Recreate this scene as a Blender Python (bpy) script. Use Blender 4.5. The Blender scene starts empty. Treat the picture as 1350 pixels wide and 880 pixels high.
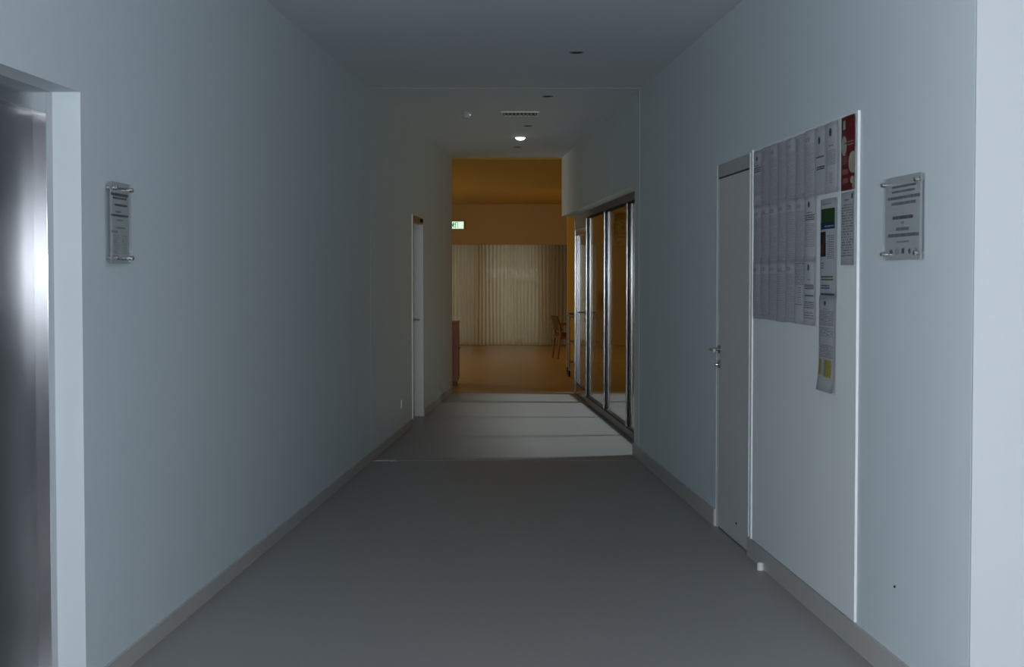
import bpy, bmesh, math, random
from mathutils import Vector
random.seed(7)
scn = bpy.context.scene
col = scn.collection

# ------------------------------------------------------------------ camera
F_PX, CX, CY, HOR = 2080.0, 675.0, 440.0, 363.0
PITCH = math.atan((CY - HOR) / F_PX)
EYE = 1.5
cam_d = bpy.data.cameras.new('camera')
cam_d.sensor_width = 36.0
cam_d.lens = 36.0 * F_PX / 1350.0
cam_d.clip_start = 0.05
cam_d.clip_end = 200
cam = bpy.data.objects.new('camera', cam_d)
cam.location = (0, 0, EYE)
cam.rotation_euler = (math.radians(90) - PITCH, 0, 0)
col.objects.link(cam)
scn.camera = cam

# ------------------------------------------------------------------ view, world, daylight
scn.view_settings.view_transform = 'Standard'
scn.view_settings.look = 'None'
scn.view_settings.gamma = 1.0
scn.view_settings.exposure = 0.0
scn.view_settings.use_curve_mapping = False
scn.cycles.use_denoising = True
scn.cycles.max_bounces = 14
scn.cycles.diffuse_bounces = 8
scn.cycles.glossy_bounces = 6
scn.cycles.transparent_max_bounces = 16

world = bpy.data.worlds.new('overcast_sky')
scn.world = world
world.use_nodes = True
bg = world.node_tree.nodes['Background']
bg.inputs['Color'].default_value = (0.62, 0.76, 0.95, 1)
bg.inputs['Strength'].default_value = 0.12


def area(name, loc, rot, sx, sy, power, color):
    l = bpy.data.lights.new(name, 'AREA')
    l.shape = 'RECTANGLE'
    l.size, l.size_y = sx, sy
    l.energy = power
    l.color = color
    o = bpy.data.objects.new(name, l)
    o.location = loc
    o.rotation_euler = rot
    col.objects.link(o)
    return o


RX = math.radians
# unseen lobby daylight: the window behind the camera, plus one added on the left
area('daylight_lobby_unseen', (-0.35, -2.45, 1.57), (RX(90), 0, 0), 4.6, 0.5, 335, (0.87, 0.94, 1.0))
area('daylight_lobby_unseen', (-5.3, 0.0, 1.62), (0, RX(-90), 0), 1.3, 4.0, 140, (0.87, 0.94, 1.0))  # added left of the camera to lift the right wall
# daylight behind the curtained windows of the day room
area('daylight_window_curtained', (-0.02, 34.15, 1.15), (RX(-90), 0, 0), 1.2, 2.1, 7.2, (0.88, 1.0, 1.0))
area('daylight_window_curtained', (-1.15, 34.15, 1.15), (RX(-90), 0, 0), 0.75, 2.1, 4.5, (0.88, 1.0, 1.0))
# fill light from an added, unseen side window, to brighten the day room
area('daylight_fill_dayroom', (-6.3, 25.8, 1.6), (0, RX(-90), 0), 1.4, 6.0, 100, (1.0, 0.94, 0.82))
# daylight falling steeply into the small courtyard behind the glazing
cy = area('daylight_courtyard', (16.5, 17.2, 26.0), (0, 0, 0), 4.5, 9.0, 350, (0.82, 0.91, 1.0))
cy.rotation_euler = Vector((1.0 - 16.5, 0, 1.0 - 26.0)).to_track_quat('-Z', 'Y').to_euler()
cy.data.spread = math.radians(40)

# ------------------------------------------------------------------ picture-to-place helpers
_c, _s = math.cos(PITCH), math.sin(PITCH)
A_R, S_R = 1.72, -0.0535      # right wall:  X = A_R + S_R * Y
A_L, S_L = -1.77, 0.0495      # left wall
A_G = 1.89                    # glazing line behind the right wall
H = 3.0


def ray(x, y):
    v = y - CY
    fw = F_PX * _c - v * _s
    return (x - CX) / fw, -(F_PX * _s + v * _c) / fw


def on_line(x, y, a, s):
    dx, dz = ray(x, y)
    Y = a / (dx - s)
    return Y, EYE + dz * Y


def Yr(x, y=400): return on_line(x, y, A_R, S_R)[0]
def Zr(x, y): return on_line(x, y, A_R, S_R)[1]


ROT_R = math.atan2(-1, -S_R)     # local +x runs towards the camera, local -y faces the corridor
ROT_L = math.atan2(1, S_L)       # local +x runs away from the camera
KR = math.hypot(1, S_R)
KL = math.hypot(1, S_L)


def at_r(Y, z, a=A_R): return (a + S_R * Y, Y, z)
def at_l(Y, z, a=A_L): return (a + S_L * Y, Y, z)


# ------------------------------------------------------------------ materials
MATS = {}


def nodes_of(name):
    m = bpy.data.materials.new(name)
    m.use_nodes = True
    nt = m.node_tree
    return m, nt, nt.nodes['Principled BSDF']


def paint(name, rgb, rough=0.6, spec=0.3, noise=0.0, nscale=6.0, bump=0.0, bscale=180.0, metal=0.0, aniso=0.0,
          arot=0.0, coat=0.0, stretch=(1, 1, 1)):
    m, nt, b = nodes_of(name)
    b.inputs['Roughness'].default_value = rough
    b.inputs['Specular IOR Level'].default_value = spec
    b.inputs['Metallic'].default_value = metal
    if coat:
        b.inputs['Coat Weight'].default_value = coat
    N = nt.nodes.new
    tc = N('ShaderNodeTexCoord')
    mp = N('ShaderNodeMapping')
    mp.inputs['Scale'].default_value = stretch
    nt.links.new(tc.outputs['Object'], mp.inputs['Vector'])
    n = N('ShaderNodeTexNoise')
    n.inputs['Scale'].default_value = nscale
    n.inputs['Detail'].default_value = 4
    nt.links.new(mp.outputs['Vector'], n.inputs['Vector'])
    mx = N('ShaderNodeMixRGB')
    mx.inputs['Color1'].default_value = tuple(max(0, c * (1 - noise)) for c in rgb) + (1,)
    mx.inputs['Color2'].default_value = tuple(min(1, c * (1 + noise)) for c in rgb) + (1,)
    nt.links.new(n.outputs['Fac'], mx.inputs['Fac'])
    nt.links.new(mx.outputs['Color'], b.inputs['Base Color'])
    if bump:
        n2 = N('ShaderNodeTexNoise')
        n2.inputs['Scale'].default_value = bscale
        n2.inputs['Detail'].default_value = 3
        nt.links.new(mp.outputs['Vector'], n2.inputs['Vector'])
        bp = N('ShaderNodeBump')
        bp.inputs['Strength'].default_value = bump
        bp.inputs['Distance'].default_value = 0.002
        nt.links.new(n2.outputs['Fac'], bp.inputs['Height'])
        nt.links.new(bp.outputs['Normal'], b.inputs['Normal'])
    if aniso:
        b.inputs['Anisotropic'].default_value = aniso
        b.inputs['Anisotropic Rotation'].default_value = arot
        tg = N('ShaderNodeTangent')
        tg.direction_type = 'RADIAL'
        tg.axis = 'Z'
        nt.links.new(tg.outputs['Tangent'], b.inputs['Tangent'])
    MATS[name] = m
    return m


paint('wall_paint', (0.70, 0.77, 0.80), 0.55, 0.3, 0.02, 1.2, 0.12, 240, stretch=(3, 3, .3))
paint('wall_white', (0.72, 0.76, 0.79), 0.55, 0.3, 0.01, 2, 0.08, 240)
paint('wall_paint_dimmed', (0.58, 0.60, 0.625), 0.55, 0.3, 0.01, 2, 0.08, 240)  # corridor wall paint, darkened to hold down the light on the front face
paint('ceiling_paint', (0.74, 0.76, 0.79), 0.7, 0.2, 0.015, 1.0, 0.05, 200)
paint('ochre_ceiling', (0.60, 0.40, 0.085), 0.7, 0.2, 0.03, 1.0)
paint('ochre_paint', (0.50, 0.35, 0.14), 0.6, 0.25, 0.03, 1.5, 0.06, 200)
paint('yellow_paint', (0.80, 0.53, 0.10), 0.6, 0.25, 0.03, 1.5, 0.06, 200)
paint('vinyl_floor', (0.335, 0.32, 0.31), 0.42, 0.35, 0.05, 90, 0.06, 300)
paint('ochre_floor', (0.53, 0.37, 0.11), 0.38, 0.4, 0.05, 60)
paint('baseboard_paint', (0.50, 0.485, 0.465), 0.45, 0.35, 0.03, 20)
paint('board_fabric', (0.82, 0.85, 0.86), 0.75, 0.15, 0.05, 150, 0.35, 420)
paint('white_trim', (0.86, 0.88, 0.90), 0.4, 0.4, 0.01, 10)
paint('door_grey', (0.66, 0.66, 0.65), 0.5, 0.3, 0.02, 14)
paint('door_frame_grey', (0.48, 0.48, 0.46), 0.5, 0.3, 0.02, 14)
paint('dark_gap', (0.015, 0.015, 0.016), 0.8, 0.1, 0.1, 20)
paint('grille_shadow', (0.16, 0.15, 0.14), 0.7, 0.1, 0.1, 20)
paint('black_rubber', (0.012, 0.012, 0.012), 0.6, 0.2, 0.1, 40)
paint('brushed_steel', (0.56, 0.56, 0.58), 0.17, 0.5, 0.05, 12, metal=1.0, aniso=0.85, arot=0.0, stretch=(20, 20, .3))
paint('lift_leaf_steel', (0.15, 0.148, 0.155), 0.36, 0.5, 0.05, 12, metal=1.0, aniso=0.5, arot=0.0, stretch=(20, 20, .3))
paint('aluminium', (0.26, 0.263, 0.267), 0.17, 0.5, 0.03, 20, metal=1.0)
paint('dark_aluminium', (0.16, 0.155, 0.15), 0.4, 0.4, 0.04, 20, metal=0.6)
paint('chrome', (0.52, 0.50, 0.48), 0.18, 0.5, 0.02, 20, metal=1.0)
paint('wood_red', (0.36, 0.14, 0.085), 0.42, 0.35, 0.18, 5, stretch=(6, 6, .5))
paint('wood_chair', (0.20, 0.068, 0.02), 0.4, 0.35, 0.15, 8, stretch=(6, 6, .6))
paint('wood_head', (0.42, 0.22, 0.08), 0.45, 0.35, 0.15, 8, stretch=(1, 6, 6))
paint('upholstery', (0.13, 0.085, 0.025), 0.85, 0.1, 0.1, 60, 0.3, 400)
paint('trolley_metal', (0.30, 0.24, 0.17), 0.4, 0.4, 0.05, 30, metal=0.7)
paint('grey_plastic', (0.5, 0.5, 0.5), 0.5, 0.4, 0.02, 20)
paint('white_plastic', (0.82, 0.82, 0.80), 0.4, 0.4, 0.02, 20)
paint('extinguisher_red', (0.55, 0.025, 0.02), 0.3, 0.5, 0.04, 20)
paint('plant_green', (0.10, 0.20, 0.04), 0.5, 0.3, 0.3, 12)
paint('pot_clay', (0.30, 0.13, 0.06), 0.7, 0.2, 0.1, 14)
paint('bottle_plastic', (0.30, 0.28, 0.22), 0.3, 0.4, 0.05, 14)


def emissive(name, rgb, strength):
    m, nt, b = nodes_of(name)
    n = nt.nodes.new('ShaderNodeTexNoise')
    n.inputs['Scale'].default_value = 5
    mx = nt.nodes.new('ShaderNodeMixRGB')
    mx.inputs['Color1'].default_value = tuple(rgb) + (1,)
    mx.inputs['Color2'].default_value = tuple(c * .96 for c in rgb) + (1,)
    nt.links.new(n.outputs['Fac'], mx.inputs['Fac'])
    nt.links.new(mx.outputs['Color'], b.inputs['Base Color'])
    nt.links.new(mx.outputs['Color'], b.inputs['Emission Color'])
    b.inputs['Emission Strength'].default_value = strength
    MATS[name] = m


emissive('lamp_lens', (0.85, 1.0, 0.98), 2.2)
emissive('sign_white', (0.72, 1.0, 0.80), 0.9)
emissive('sign_green', (0.03, 0.30, 0.09), 0.5)
emissive('led_white', (1.0, 1.0, 0.95), 0.6)


def thin_glass(name, tint):
    m = bpy.data.materials.new(name)
    m.use_nodes = True
    nt = m.node_tree
    nt.nodes.clear()
    N, L = nt.nodes.new, nt.links.new
    out = N('ShaderNodeOutputMaterial')
    geo = N('ShaderNodeNewGeometry')
    dot = N('ShaderNodeVectorMath'); dot.operation = 'DOT_PRODUCT'
    L(geo.outputs['Normal'], dot.inputs[0]); L(geo.outputs['Incoming'], dot.inputs[1])
    ab = N('ShaderNodeMath'); ab.operation = 'ABSOLUTE'
    L(dot.outputs['Value'], ab.inputs[0])
    inv = N('ShaderNodeMath'); inv.operation = 'SUBTRACT'; inv.inputs[0].default_value = 1.0
    L(ab.outputs[0], inv.inputs[1])
    pw = N('ShaderNodeMath'); pw.operation = 'POWER'; pw.inputs[1].default_value = 5.0
    L(inv.outputs[0], pw.inputs[0])
    ma = N('ShaderNodeMath'); ma.operation = 'MULTIPLY_ADD'
    ma.inputs[1].default_value = 0.90; ma.inputs[2].default_value = 0.04
    L(pw.outputs[0], ma.inputs[0])
    tr = N('ShaderNodeBsdfTransparent'); tr.inputs['Color'].default_value = tint
    gl = N('ShaderNodeBsdfGlossy'); gl.inputs['Roughness'].default_value = 0.02
    mix = N('ShaderNodeMixShader')
    L(ma.outputs[0], mix.inputs[0]); L(tr.outputs[0], mix.inputs[1]); L(gl.outputs[0], mix.inputs[2])
    L(mix.outputs[0], out.inputs['Surface'])
    MATS[name] = m


thin_glass('pane_glass', (0.93, 0.96, 0.94, 1))
thin_glass('acrylic', (0.97, 0.98, 0.98, 1))


def curtain_cloth(name):
    m = bpy.data.materials.new(name)
    m.use_nodes = True
    nt = m.node_tree
    nt.nodes.clear()
    N, L = nt.nodes.new, nt.links.new
    out = N('ShaderNodeOutputMaterial')
    tc = N('ShaderNodeTexCoord')
    n = N('ShaderNodeTexNoise'); n.inputs['Scale'].default_value = 40
    L(tc.outputs['Object'], n.inputs['Vector'])
    mx = N('ShaderNodeMixRGB')
    mx.inputs['Color1'].default_value = (0.68, 0.56, 0.38, 1)
    mx.inputs['Color2'].default_value = (0.78, 0.66, 0.47, 1)
    L(n.outputs['Fac'], mx.inputs['Fac'])
    d = N('ShaderNodeBsdfDiffuse'); t = N('ShaderNodeBsdfTranslucent')
    L(mx.outputs['Color'], d.inputs['Color']); L(mx.outputs['Color'], t.inputs['Color'])
    mix = N('ShaderNodeMixShader'); mix.inputs[0].default_value = 0.48
    L(d.outputs[0], mix.inputs[1]); L(t.outputs[0], mix.inputs[2])
    tr = N('ShaderNodeBsdfTransparent')
    mix2 = N('ShaderNodeMixShader'); mix2.inputs[0].default_value = 0.10
    L(mix.outputs[0], mix2.inputs[1]); L(tr.outputs[0], mix2.inputs[2])
    L(mix2.outputs[0], out.inputs['Surface'])
    MATS[name] = m


curtain_cloth('curtain_cloth')


class Print:
    """A printed sheet: rectangles, ellipses and lines of print laid out in the sheet's own UVs (u right, v up)."""

    def __init__(self, name, base, rough=0.5):
        self.m, self.nt, self.b = nodes_of(name)
        self.b.inputs['Roughness'].default_value = rough
        self.b.inputs['Specular IOR Level'].default_value = 0.3
        uv = self.nt.nodes.new('ShaderNodeTexCoord')
        sp = self.nt.nodes.new('ShaderNodeSeparateXYZ')
        self.nt.links.new(uv.outputs['UV'], sp.inputs[0])
        self.u, self.v = sp.outputs[0], sp.outputs[1]
        rgb = self.nt.nodes.new('ShaderNodeRGB')
        rgb.outputs[0].default_value = tuple(base) + (1,)
        self.c = rgb.outputs[0]
        MATS[name] = self.m

    def mt(self, op, a, b=None, c=None):
        n = self.nt.nodes.new('ShaderNodeMath')
        n.operation = op
        for i, x in enumerate((a, b, c)):
            if x is None:
                continue
            if isinstance(x, (int, float)):
                n.inputs[i].default_value = x
            else:
                self.nt.links.new(x, n.inputs[i])
        return n.outputs[0]

    def lay(self, mask, rgb, k=1.0):
        mx = self.nt.nodes.new('ShaderNodeMixRGB')
        self.nt.links.new(self.mt('MULTIPLY', mask, k), mx.inputs['Fac'])
        self.nt.links.new(self.c, mx.inputs['Color1'])
        mx.inputs['Color2'].default_value = tuple(rgb) + (1,)
        self.c = mx.outputs[0]

    def box(self, u0, v0, u1, v1):
        a = self.mt('MULTIPLY', self.mt('GREATER_THAN', self.u, u0), self.mt('LESS_THAN', self.u, u1))
        b = self.mt('MULTIPLY', self.mt('GREATER_THAN', self.v, v0), self.mt('LESS_THAN', self.v, v1))
        return self.mt('MULTIPLY', a, b)

    def rect(self, u0, v0, u1, v1, rgb, k=1.0):
        self.lay(self.box(u0, v0, u1, v1), rgb, k)

    def ell(self, cu, cv, ru, rv, rgb, k=1.0):
        a = self.mt('POWER', self.mt('DIVIDE', self.mt('SUBTRACT', self.u, cu), ru), 2.0)
        b = self.mt('POWER', self.mt('DIVIDE', self.mt('SUBTRACT', self.v, cv), rv), 2.0)
        self.lay(self.mt('LESS_THAN', self.mt('ADD', a, b), 1.0), rgb, k)

    def text(self, u0, v0, u1, v1, n, rgb=(0.05, 0.05, 0.06), k=0.85, seed=0.0, cell=30.0, thick=0.5, gaps=0.43):
        t = self.mt('MULTIPLY', self.mt('DIVIDE', self.mt('SUBTRACT', self.v, v0), v1 - v0), float(n))
        row = self.mt('FLOOR', t)
        ln = self.mt('LESS_THAN', self.mt('FRACT', t), thick)
        cb = self.nt.nodes.new('ShaderNodeCombineXYZ')
        self.nt.links.new(self.mt('MULTIPLY', self.u, cell), cb.inputs[0])
        self.nt.links.new(self.mt('MULTIPLY_ADD', row, 3.77, seed), cb.inputs[1])
        nz = self.nt.nodes.new('ShaderNodeTexNoise')
        nz.inputs['Scale'].default_value = 1.0
        nz.inputs['Detail'].default_value = 1.0
        self.nt.links.new(cb.outputs[0], nz.inputs['Vector'])
        w = self.mt('GREATER_THAN', nz.outputs['Fac'], gaps)
        self.lay(self.mt('MULTIPLY', self.mt('MULTIPLY', ln, w), self.box(u0, v0, u1, v1)), rgb, k)

    def done(self):
        self.nt.links.new(self.c, self.b.inputs['Base Color'])
        return self.m


# ------------------------------------------------------------------ mesh helpers
class B:
    def __init__(self):
        self.bm = bmesh.new()

    def box(self, x0, y0, z0, x1, y1, z1):
        v = [self.bm.verts.new(p) for p in ((x0, y0, z0), (x1, y0, z0), (x1, y1, z0), (x0, y1, z0),
                                            (x0, y0, z1), (x1, y0, z1), (x1, y1, z1), (x0, y1, z1))]
        for f in ((0, 3, 2, 1), (4, 5, 6, 7), (0, 1, 5, 4), (1, 2, 6, 5), (2, 3, 7, 6), (3, 0, 4, 7)):
            self.bm.faces.new([v[i] for i in f])
        return self

    def prism(self, poly, z0, z1):
        a = [self.bm.verts.new((x, y, z0)) for x, y in poly]
        b = [self.bm.verts.new((x, y, z1)) for x, y in poly]
        n = len(poly)
        self.bm.faces.new(list(reversed(a)))
        self.bm.faces.new(b)
        for i in range(n):
            self.bm.faces.new([a[i], a[(i + 1) % n], b[(i + 1) % n], b[i]])
        return self

    def seg(self, a, s, Y0, Y1, t, z0, z1):
        p = [(a + s * Y0, Y0), (a + s * Y1, Y1), (a + t + s * Y1, Y1), (a + t + s * Y0, Y0)]
        return self.prism(p, z0, z1)

    def rings(self, rings, cap=True):
        vs = [[self.bm.verts.new(p) for p in r] for r in rings]
        n = len(vs[0])
        for r0, r1 in zip(vs, vs[1:]):
            for i in range(n):
                self.bm.faces.new([r0[i], r0[(i + 1) % n], r1[(i + 1) % n], r1[i]])
        if cap:
            self.bm.faces.new(list(reversed(vs[0])))
            self.bm.faces.new(vs[-1])
        return self

    def lathe(self, prof, c=(0, 0, 0), axis='z', n=20):
        def P(r, h, k):
            a = 2 * math.pi * k / n
            u, w = r * math.cos(a), r * math.sin(a)
            q = {'z': (u, w, h), 'y': (u, h, w), 'x': (h, u, w)}[axis]
            return (q[0] + c[0], q[1] + c[1], q[2] + c[2])
        return self.rings([[P(max(r, 1e-4), h, k) for k in range(n)] for r, h in prof])

    def tube(self, pts, r, n=10):
        pts = [Vector(p) for p in pts]
        rr = r if isinstance(r, (list, tuple)) else [r] * len(pts)
        rings = []
        for i, p in enumerate(pts):
            d = (pts[min(i + 1, len(pts) - 1)] - pts[max(i - 1, 0)]).normalized()
            up = Vector((0, 0, 1)) if abs(d.z) < 0.9 else Vector((1, 0, 0))
            a = d.cross(up).normalized()
            b = d.cross(a)
            rings.append([tuple(p + (a * math.cos(2 * math.pi * k / n) + b * math.sin(2 * math.pi * k / n)) * rr[i])
                          for k in range(n)])
        return self.rings(rings)

    def obj(self, name, mat, parent=None, loc=(0, 0, 0), rotz=0.0, bevel=0.0, smooth=False):
        bmesh.ops.recalc_face_normals(self.bm, faces=self.bm.faces)
        if bevel:
            bmesh.ops.bevel(self.bm, geom=list(self.bm.edges), offset=bevel, segments=2, affect='EDGES', profile=0.5,
                            clamp_overlap=True)
        me = bpy.data.meshes.new(name)
        self.bm.to_mesh(me)
        self.bm.free()
        if smooth:
            for p in me.polygons:
                p.use_smooth = True
            me.set_sharp_from_angle(angle=math.radians(40))
        me.materials.append(MATS[mat])
        o = bpy.data.objects.new(name, me)
        col.objects.link(o)
        o.parent = parent
        o.location = loc
        o.rotation_euler = (0, 0, rotz)
        return o


def struct(o):
    o['kind'] = 'structure'
    return o


def tag(o, label, cat, group=None):
    o['label'] = label
    o['category'] = cat
    if group:
        o['group'] = group
    return o


def empty(name, loc, rotz=0.0):
    o = bpy.data.objects.new(name, None)
    o.empty_display_size = 0.1
    col.objects.link(o)
    o.location = loc
    o.rotation_euler = (0, 0, rotz)
    return o


def thing(name, loc, label, cat, rotz=0.0, group=None):
    return tag(empty(name, loc, rotz), label, cat, group)


# ------------------------------------------------------------------ the setting
Y_FRONT = Yr(1284)                    # outside corner of the right wall
Y_END = 20.25                         # end of the corridor
Y_JOINT = 12.72                       # building joint
Y_RW_END = 13.12                      # the right wall stops and the glazing starts
DY0, DY1 = 8.405, 9.385               # grey door in the right wall
LY0, LY1 = 4.0, 5.50                  # lift opening
MY0, MY1 = 15.69, 16.75               # white door in the left wall
Y_FAR = 33.6
LWY = 3.5                             # where the left wall starts in the lobby
H2 = 2.98                             # ceiling of the day room

# floors
struct(B().prism([(-5.2, -2.4), (5.2, -2.4), (5.2, 5.1), (1.6, 5.2), (1.6, Y_JOINT), (-1.6, Y_JOINT), (-1.97, LWY), (-5.2, LWY + .1)], -0.1, 0.0)
       .obj('floor', 'vinyl_floor'))
struct(B().prism([(-1.6, Y_JOINT + .012), (1.2, Y_JOINT + .012), (1.2, 13.0), (1.9, 13.0), (1.9, 20.1), (-1.2, 20.1)], -0.1, 0.0)
       .obj('floor', 'vinyl_floor'))
struct(B().prism([(-6.2, 20.1), (5.2, 20.1), (5.2, 27.3), (1.2, 27.3), (1.2, 33.9), (-6.2, 33.9)], -0.1, 0.0)
       .obj('floor', 'ochre_floor'))
struct(B().box(1.9, 13.0, -0.1, 5.2, 20.1, 0.0).obj('floor', 'ochre_floor'))
struct(B().box(-1.3, Y_JOINT, -0.05, 1.1, Y_JOINT + .012, -0.0015).obj('trim_1', 'baseboard_paint'))
struct(B().box(-1.135, Y_JOINT - .012, 0.0, -0.93, Y_JOINT + .02, 0.004).obj('trim_2', 'aluminium'))

# ceilings
struct(B().prism([(-5.2, -2.4), (5.2, -2.4), (5.2, 5.2), (1.7, 5.2), (1.5, Y_JOINT), (-1.5, Y_JOINT), (-1.97, LWY), (-5.2, LWY + .1)], H, H + .12)
       .obj('ceiling', 'ceiling_paint'))
struct(B().prism([(-1.5, Y_JOINT + .01), (1.4, Y_JOINT + .01), (1.1, Y_END), (-1.1, Y_END)], H, H + .12)
       .obj('ceiling', 'ceiling_paint'))
struct(B().prism([(-6.2, Y_END), (.8, Y_END), (.8, Y_END + .4), (-6.2, Y_END + .4)], H2, H + .12)
       .prism([(-6.2, Y_END + .4), (5.2, Y_END + .4), (5.2, 33.9), (-6.2, 33.9)], H2, H2 + .12)
       .obj('ceiling', 'ochre_ceiling'))
struct(B().prism([(1.25, 13.0), (1.5, 13.0), (1.5, 19.7), (5.2, 19.7), (5.2, Y_END + .4), (.8, Y_END + .4)], H2, H2 + .12).obj('ceiling', 'ochre_ceiling'))  # unseen roof, edges shaped to keep the courtyard beam off the day-room floor
struct(B().box(-1.14, Y_JOINT - .01, H - .0014, 1.04, Y_JOINT + .02, H + .05).obj('trim_3', 'ceiling_paint'))

# left wall with the lift opening and the door opening
TL = -0.35
LZ, MZ = 2.135, 2.10
b = B()
b.seg(A_L, S_L, LWY, LY0, TL, 0, H).seg(A_L, S_L, LY0, LY1, TL, LZ, H).seg(A_L, S_L, LY1, Y_JOINT, TL, 0, H)
struct(b.obj('wall_left', 'wall_paint'))
b = B()
b.seg(A_L, S_L, Y_JOINT + .008, MY0, TL, 0, H).seg(A_L, S_L, MY0, MY1, TL, MZ, H).seg(A_L, S_L, MY1, Y_END, TL, 0, H)
struct(b.obj('wall_left', 'wall_paint'))
b = B().seg(A_L, S_L, LY1 + .0, MY0, 0.012, 0, .072)
struct(b.obj('baseboard_left', 'baseboard_paint'))
b = B().seg(A_L, S_L, MY1, Y_END, 0.012, 0, .072)
struct(b.obj('baseboard_left', 'baseboard_paint'))
struct(B().box(-6.2, Y_END - .2, 0, -1.1, Y_END, H2).obj('wall_hall_left', 'ochre_paint'))

# right wall with the door opening, the lintel over the glazing and the outside corner
TR = 0.2
b = B()
b.seg(A_R, S_R, Y_FRONT + .014, DY0, TR, 0, H).seg(A_R, S_R, DY0, DY1, TR, 2.15, H).seg(A_R, S_R, DY1, Y_JOINT + .1, TR, 0, H)
struct(b.obj('wall_right', 'wall_paint'))
b = B()
b.seg(A_R, S_R, Y_JOINT + .108, Y_RW_END, TR, 0, H).seg(A_R, S_R, Y_RW_END, Y_END, TR, 2.25, H)
struct(b.obj('wall_right', 'wall_paint'))
for y0, y1 in ((Y_FRONT, DY0), (DY1, Y_RW_END)):
    struct(B().seg(A_R, S_R, y0, y1 + (.012 if y1 == Y_RW_END else 0), -0.013, 0, .1).obj('baseboard_right', 'baseboard_paint'))
xf = A_R + S_R * Y_FRONT
struct(B().box(xf, Y_FRONT, 0, 5.2, Y_FRONT + .014, H).box(xf + .21, Y_FRONT + .014, 0, 5.2, Y_FRONT + .2, H).obj('wall_front_right', 'wall_paint_dimmed'))
def side_wall(name, x, y1, yc):
    b = B().box(x - .1, -2.4, 0, x + .1, y1, .97).box(x - .1, -2.4, 2.27, x + .1, y1, H)
    b.box(x - .1, -2.4, .97, x + .1, yc - 2, 2.27).box(x - .1, yc + 2, .97, x + .1, y1, 2.27)
    struct(b.obj(name, 'wall_white'))


struct(B().box(5.0, -2.4, 0, 5.2, Y_FRONT, H).obj('wall_lobby_right', 'wall_white'))
side_wall('wall_lobby_left', -5.1, LWY + .2, 0.0)
struct(B().box(-5.2, LWY, 0, A_L + TL + S_L * LWY, LWY + .2, H).obj('wall_lobby_left', 'wall_white'))
# lobby back wall with its window opening (behind the camera)
b = B().box(-5.2, -2.4, 0, -2.65, -2.2, H).box(1.95, -2.4, 0, 5.2, -2.2, H)
b.box(-2.65, -2.4, 0, 1.95, -2.2, 1.32).box(-2.65, -2.4, 1.82, 1.95, -2.2, H)
struct(b.obj('wall_back', 'wall_white'))
for n, (lx, ly, lz, rz, hw, wh) in enumerate(((-0.35, -2.3, 1.32, 0, 2.3, .5), (-5.1, 0.0, .97, RX(90), 2.0, 1.3))):  # the second, left-hand window is an unseen addition for its light
    w = struct(empty('window_%d' % (n + 1), (lx, ly, lz), rz))
    b = B().box(-hw, -.03, 0, hw, .03, .04).box(-hw, -.03, wh - .04, hw, .03, wh)
    for q in (-hw, -.02, hw - .04):
        b.box(q, -.03, .04, q + .04, .03, wh - .04)
    b.obj('window_frame', 'white_trim', w)

# room behind the glazing
struct(B().box(1.35, 12.9, 0, 5.2, 13.1, H2).obj('wall_side_near', 'yellow_paint'))
struct(B().box(5.0, 13.1, 0, 5.2, 27.1, H2).obj('wall_side_right', 'yellow_paint'))
# yellow wall block on the right of the day room
struct(B().box(0.953, 27.11, 0, 5.2, 27.31, H2).prism([(0.953, 27.31), (1.253, 27.31), (1.45, 33.0), (1.163, 33.0)], 0, H2).obj('wall_dayroom_right', 'yellow_paint'))
# left wall of the day room with a wide opening and frame added for the fill light
b = B().box(-6.2, Y_END, 0, -6.0, 33.9, .9).box(-6.2, Y_END, 2.3, -6.0, 33.9, H2)
b.box(-6.2, Y_END, .9, -6.0, 22.8, 2.3).box(-6.2, 28.8, .9, -6.0, 33.9, 2.3)
struct(b.obj('wall_dayroom_left', 'ochre_paint'))
w = struct(empty('window_5', (-6.1, 25.8, .9)))
b = B().box(-.03, -3, 0, .03, 3, .05).box(-.03, -3, 1.35, .03, 3, 1.4)
for yy in (-3, -1.02, .98, 2.95):
    b.box(-.03, yy, .05, .03, yy + .05, 1.35)
b.obj('window_frame', 'white_trim', w)

# far wall: bulkhead over the curtains, wall with two window openings
struct(B().box(-6.0, 33.0, 2.135, 1.45, 33.2, H2).obj('wall_far', 'ochre_paint'))
WIN = [(-1.52, -0.80), (-0.60, 0.58)]
b = B().box(-6.0, Y_FAR, 0, WIN[0][0], Y_FAR + .2, H2).box(WIN[0][1], Y_FAR, 0, WIN[1][0], Y_FAR + .2, H2)
b.box(WIN[1][1], Y_FAR, 0, 1.6, Y_FAR + .2, H2)
for x0, x1 in WIN:
    b.box(x0, Y_FAR, 0, x1, Y_FAR + .2, .06).box(x0, Y_FAR, 2.2, x1, Y_FAR + .2, H2)
struct(b.obj('wall_far', 'ochre_paint'))
for i, (x0, x1) in enumerate(WIN):
    w = struct(empty('window_%d' % (3 + i), ((x0 + x1) / 2, Y_FAR + .1, .06)))
    hw = (x1 - x0) / 2
    b = B().box(-hw, -.03, 0, hw, .03, .06).box(-hw, -.03, 2.08, hw, .03, 2.14)
    b.box(-hw, -.03, .06, -hw + .05, .03, 2.08).box(hw - .05, -.03, .06, hw, .03, 2.08)
    if i == 0:
        b.box(-hw + .05, -.03, .87, hw - .05, .03, .92)
    b.obj('window_frame', 'white_trim', w)
    if i == 0:
        B().box(-hw + .05, -.004, .06, hw - .05, .004, .87).obj('pane', 'pane_glass', w)
        B().box(-hw + .05, -.004, .92, hw - .05, .004, 2.08).obj('pane', 'pane_glass', w)
    else:
        B().box(-hw + .05, -.004, .06, hw - .05, .004, 2.08).obj('pane', 'pane_glass', w)


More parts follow.
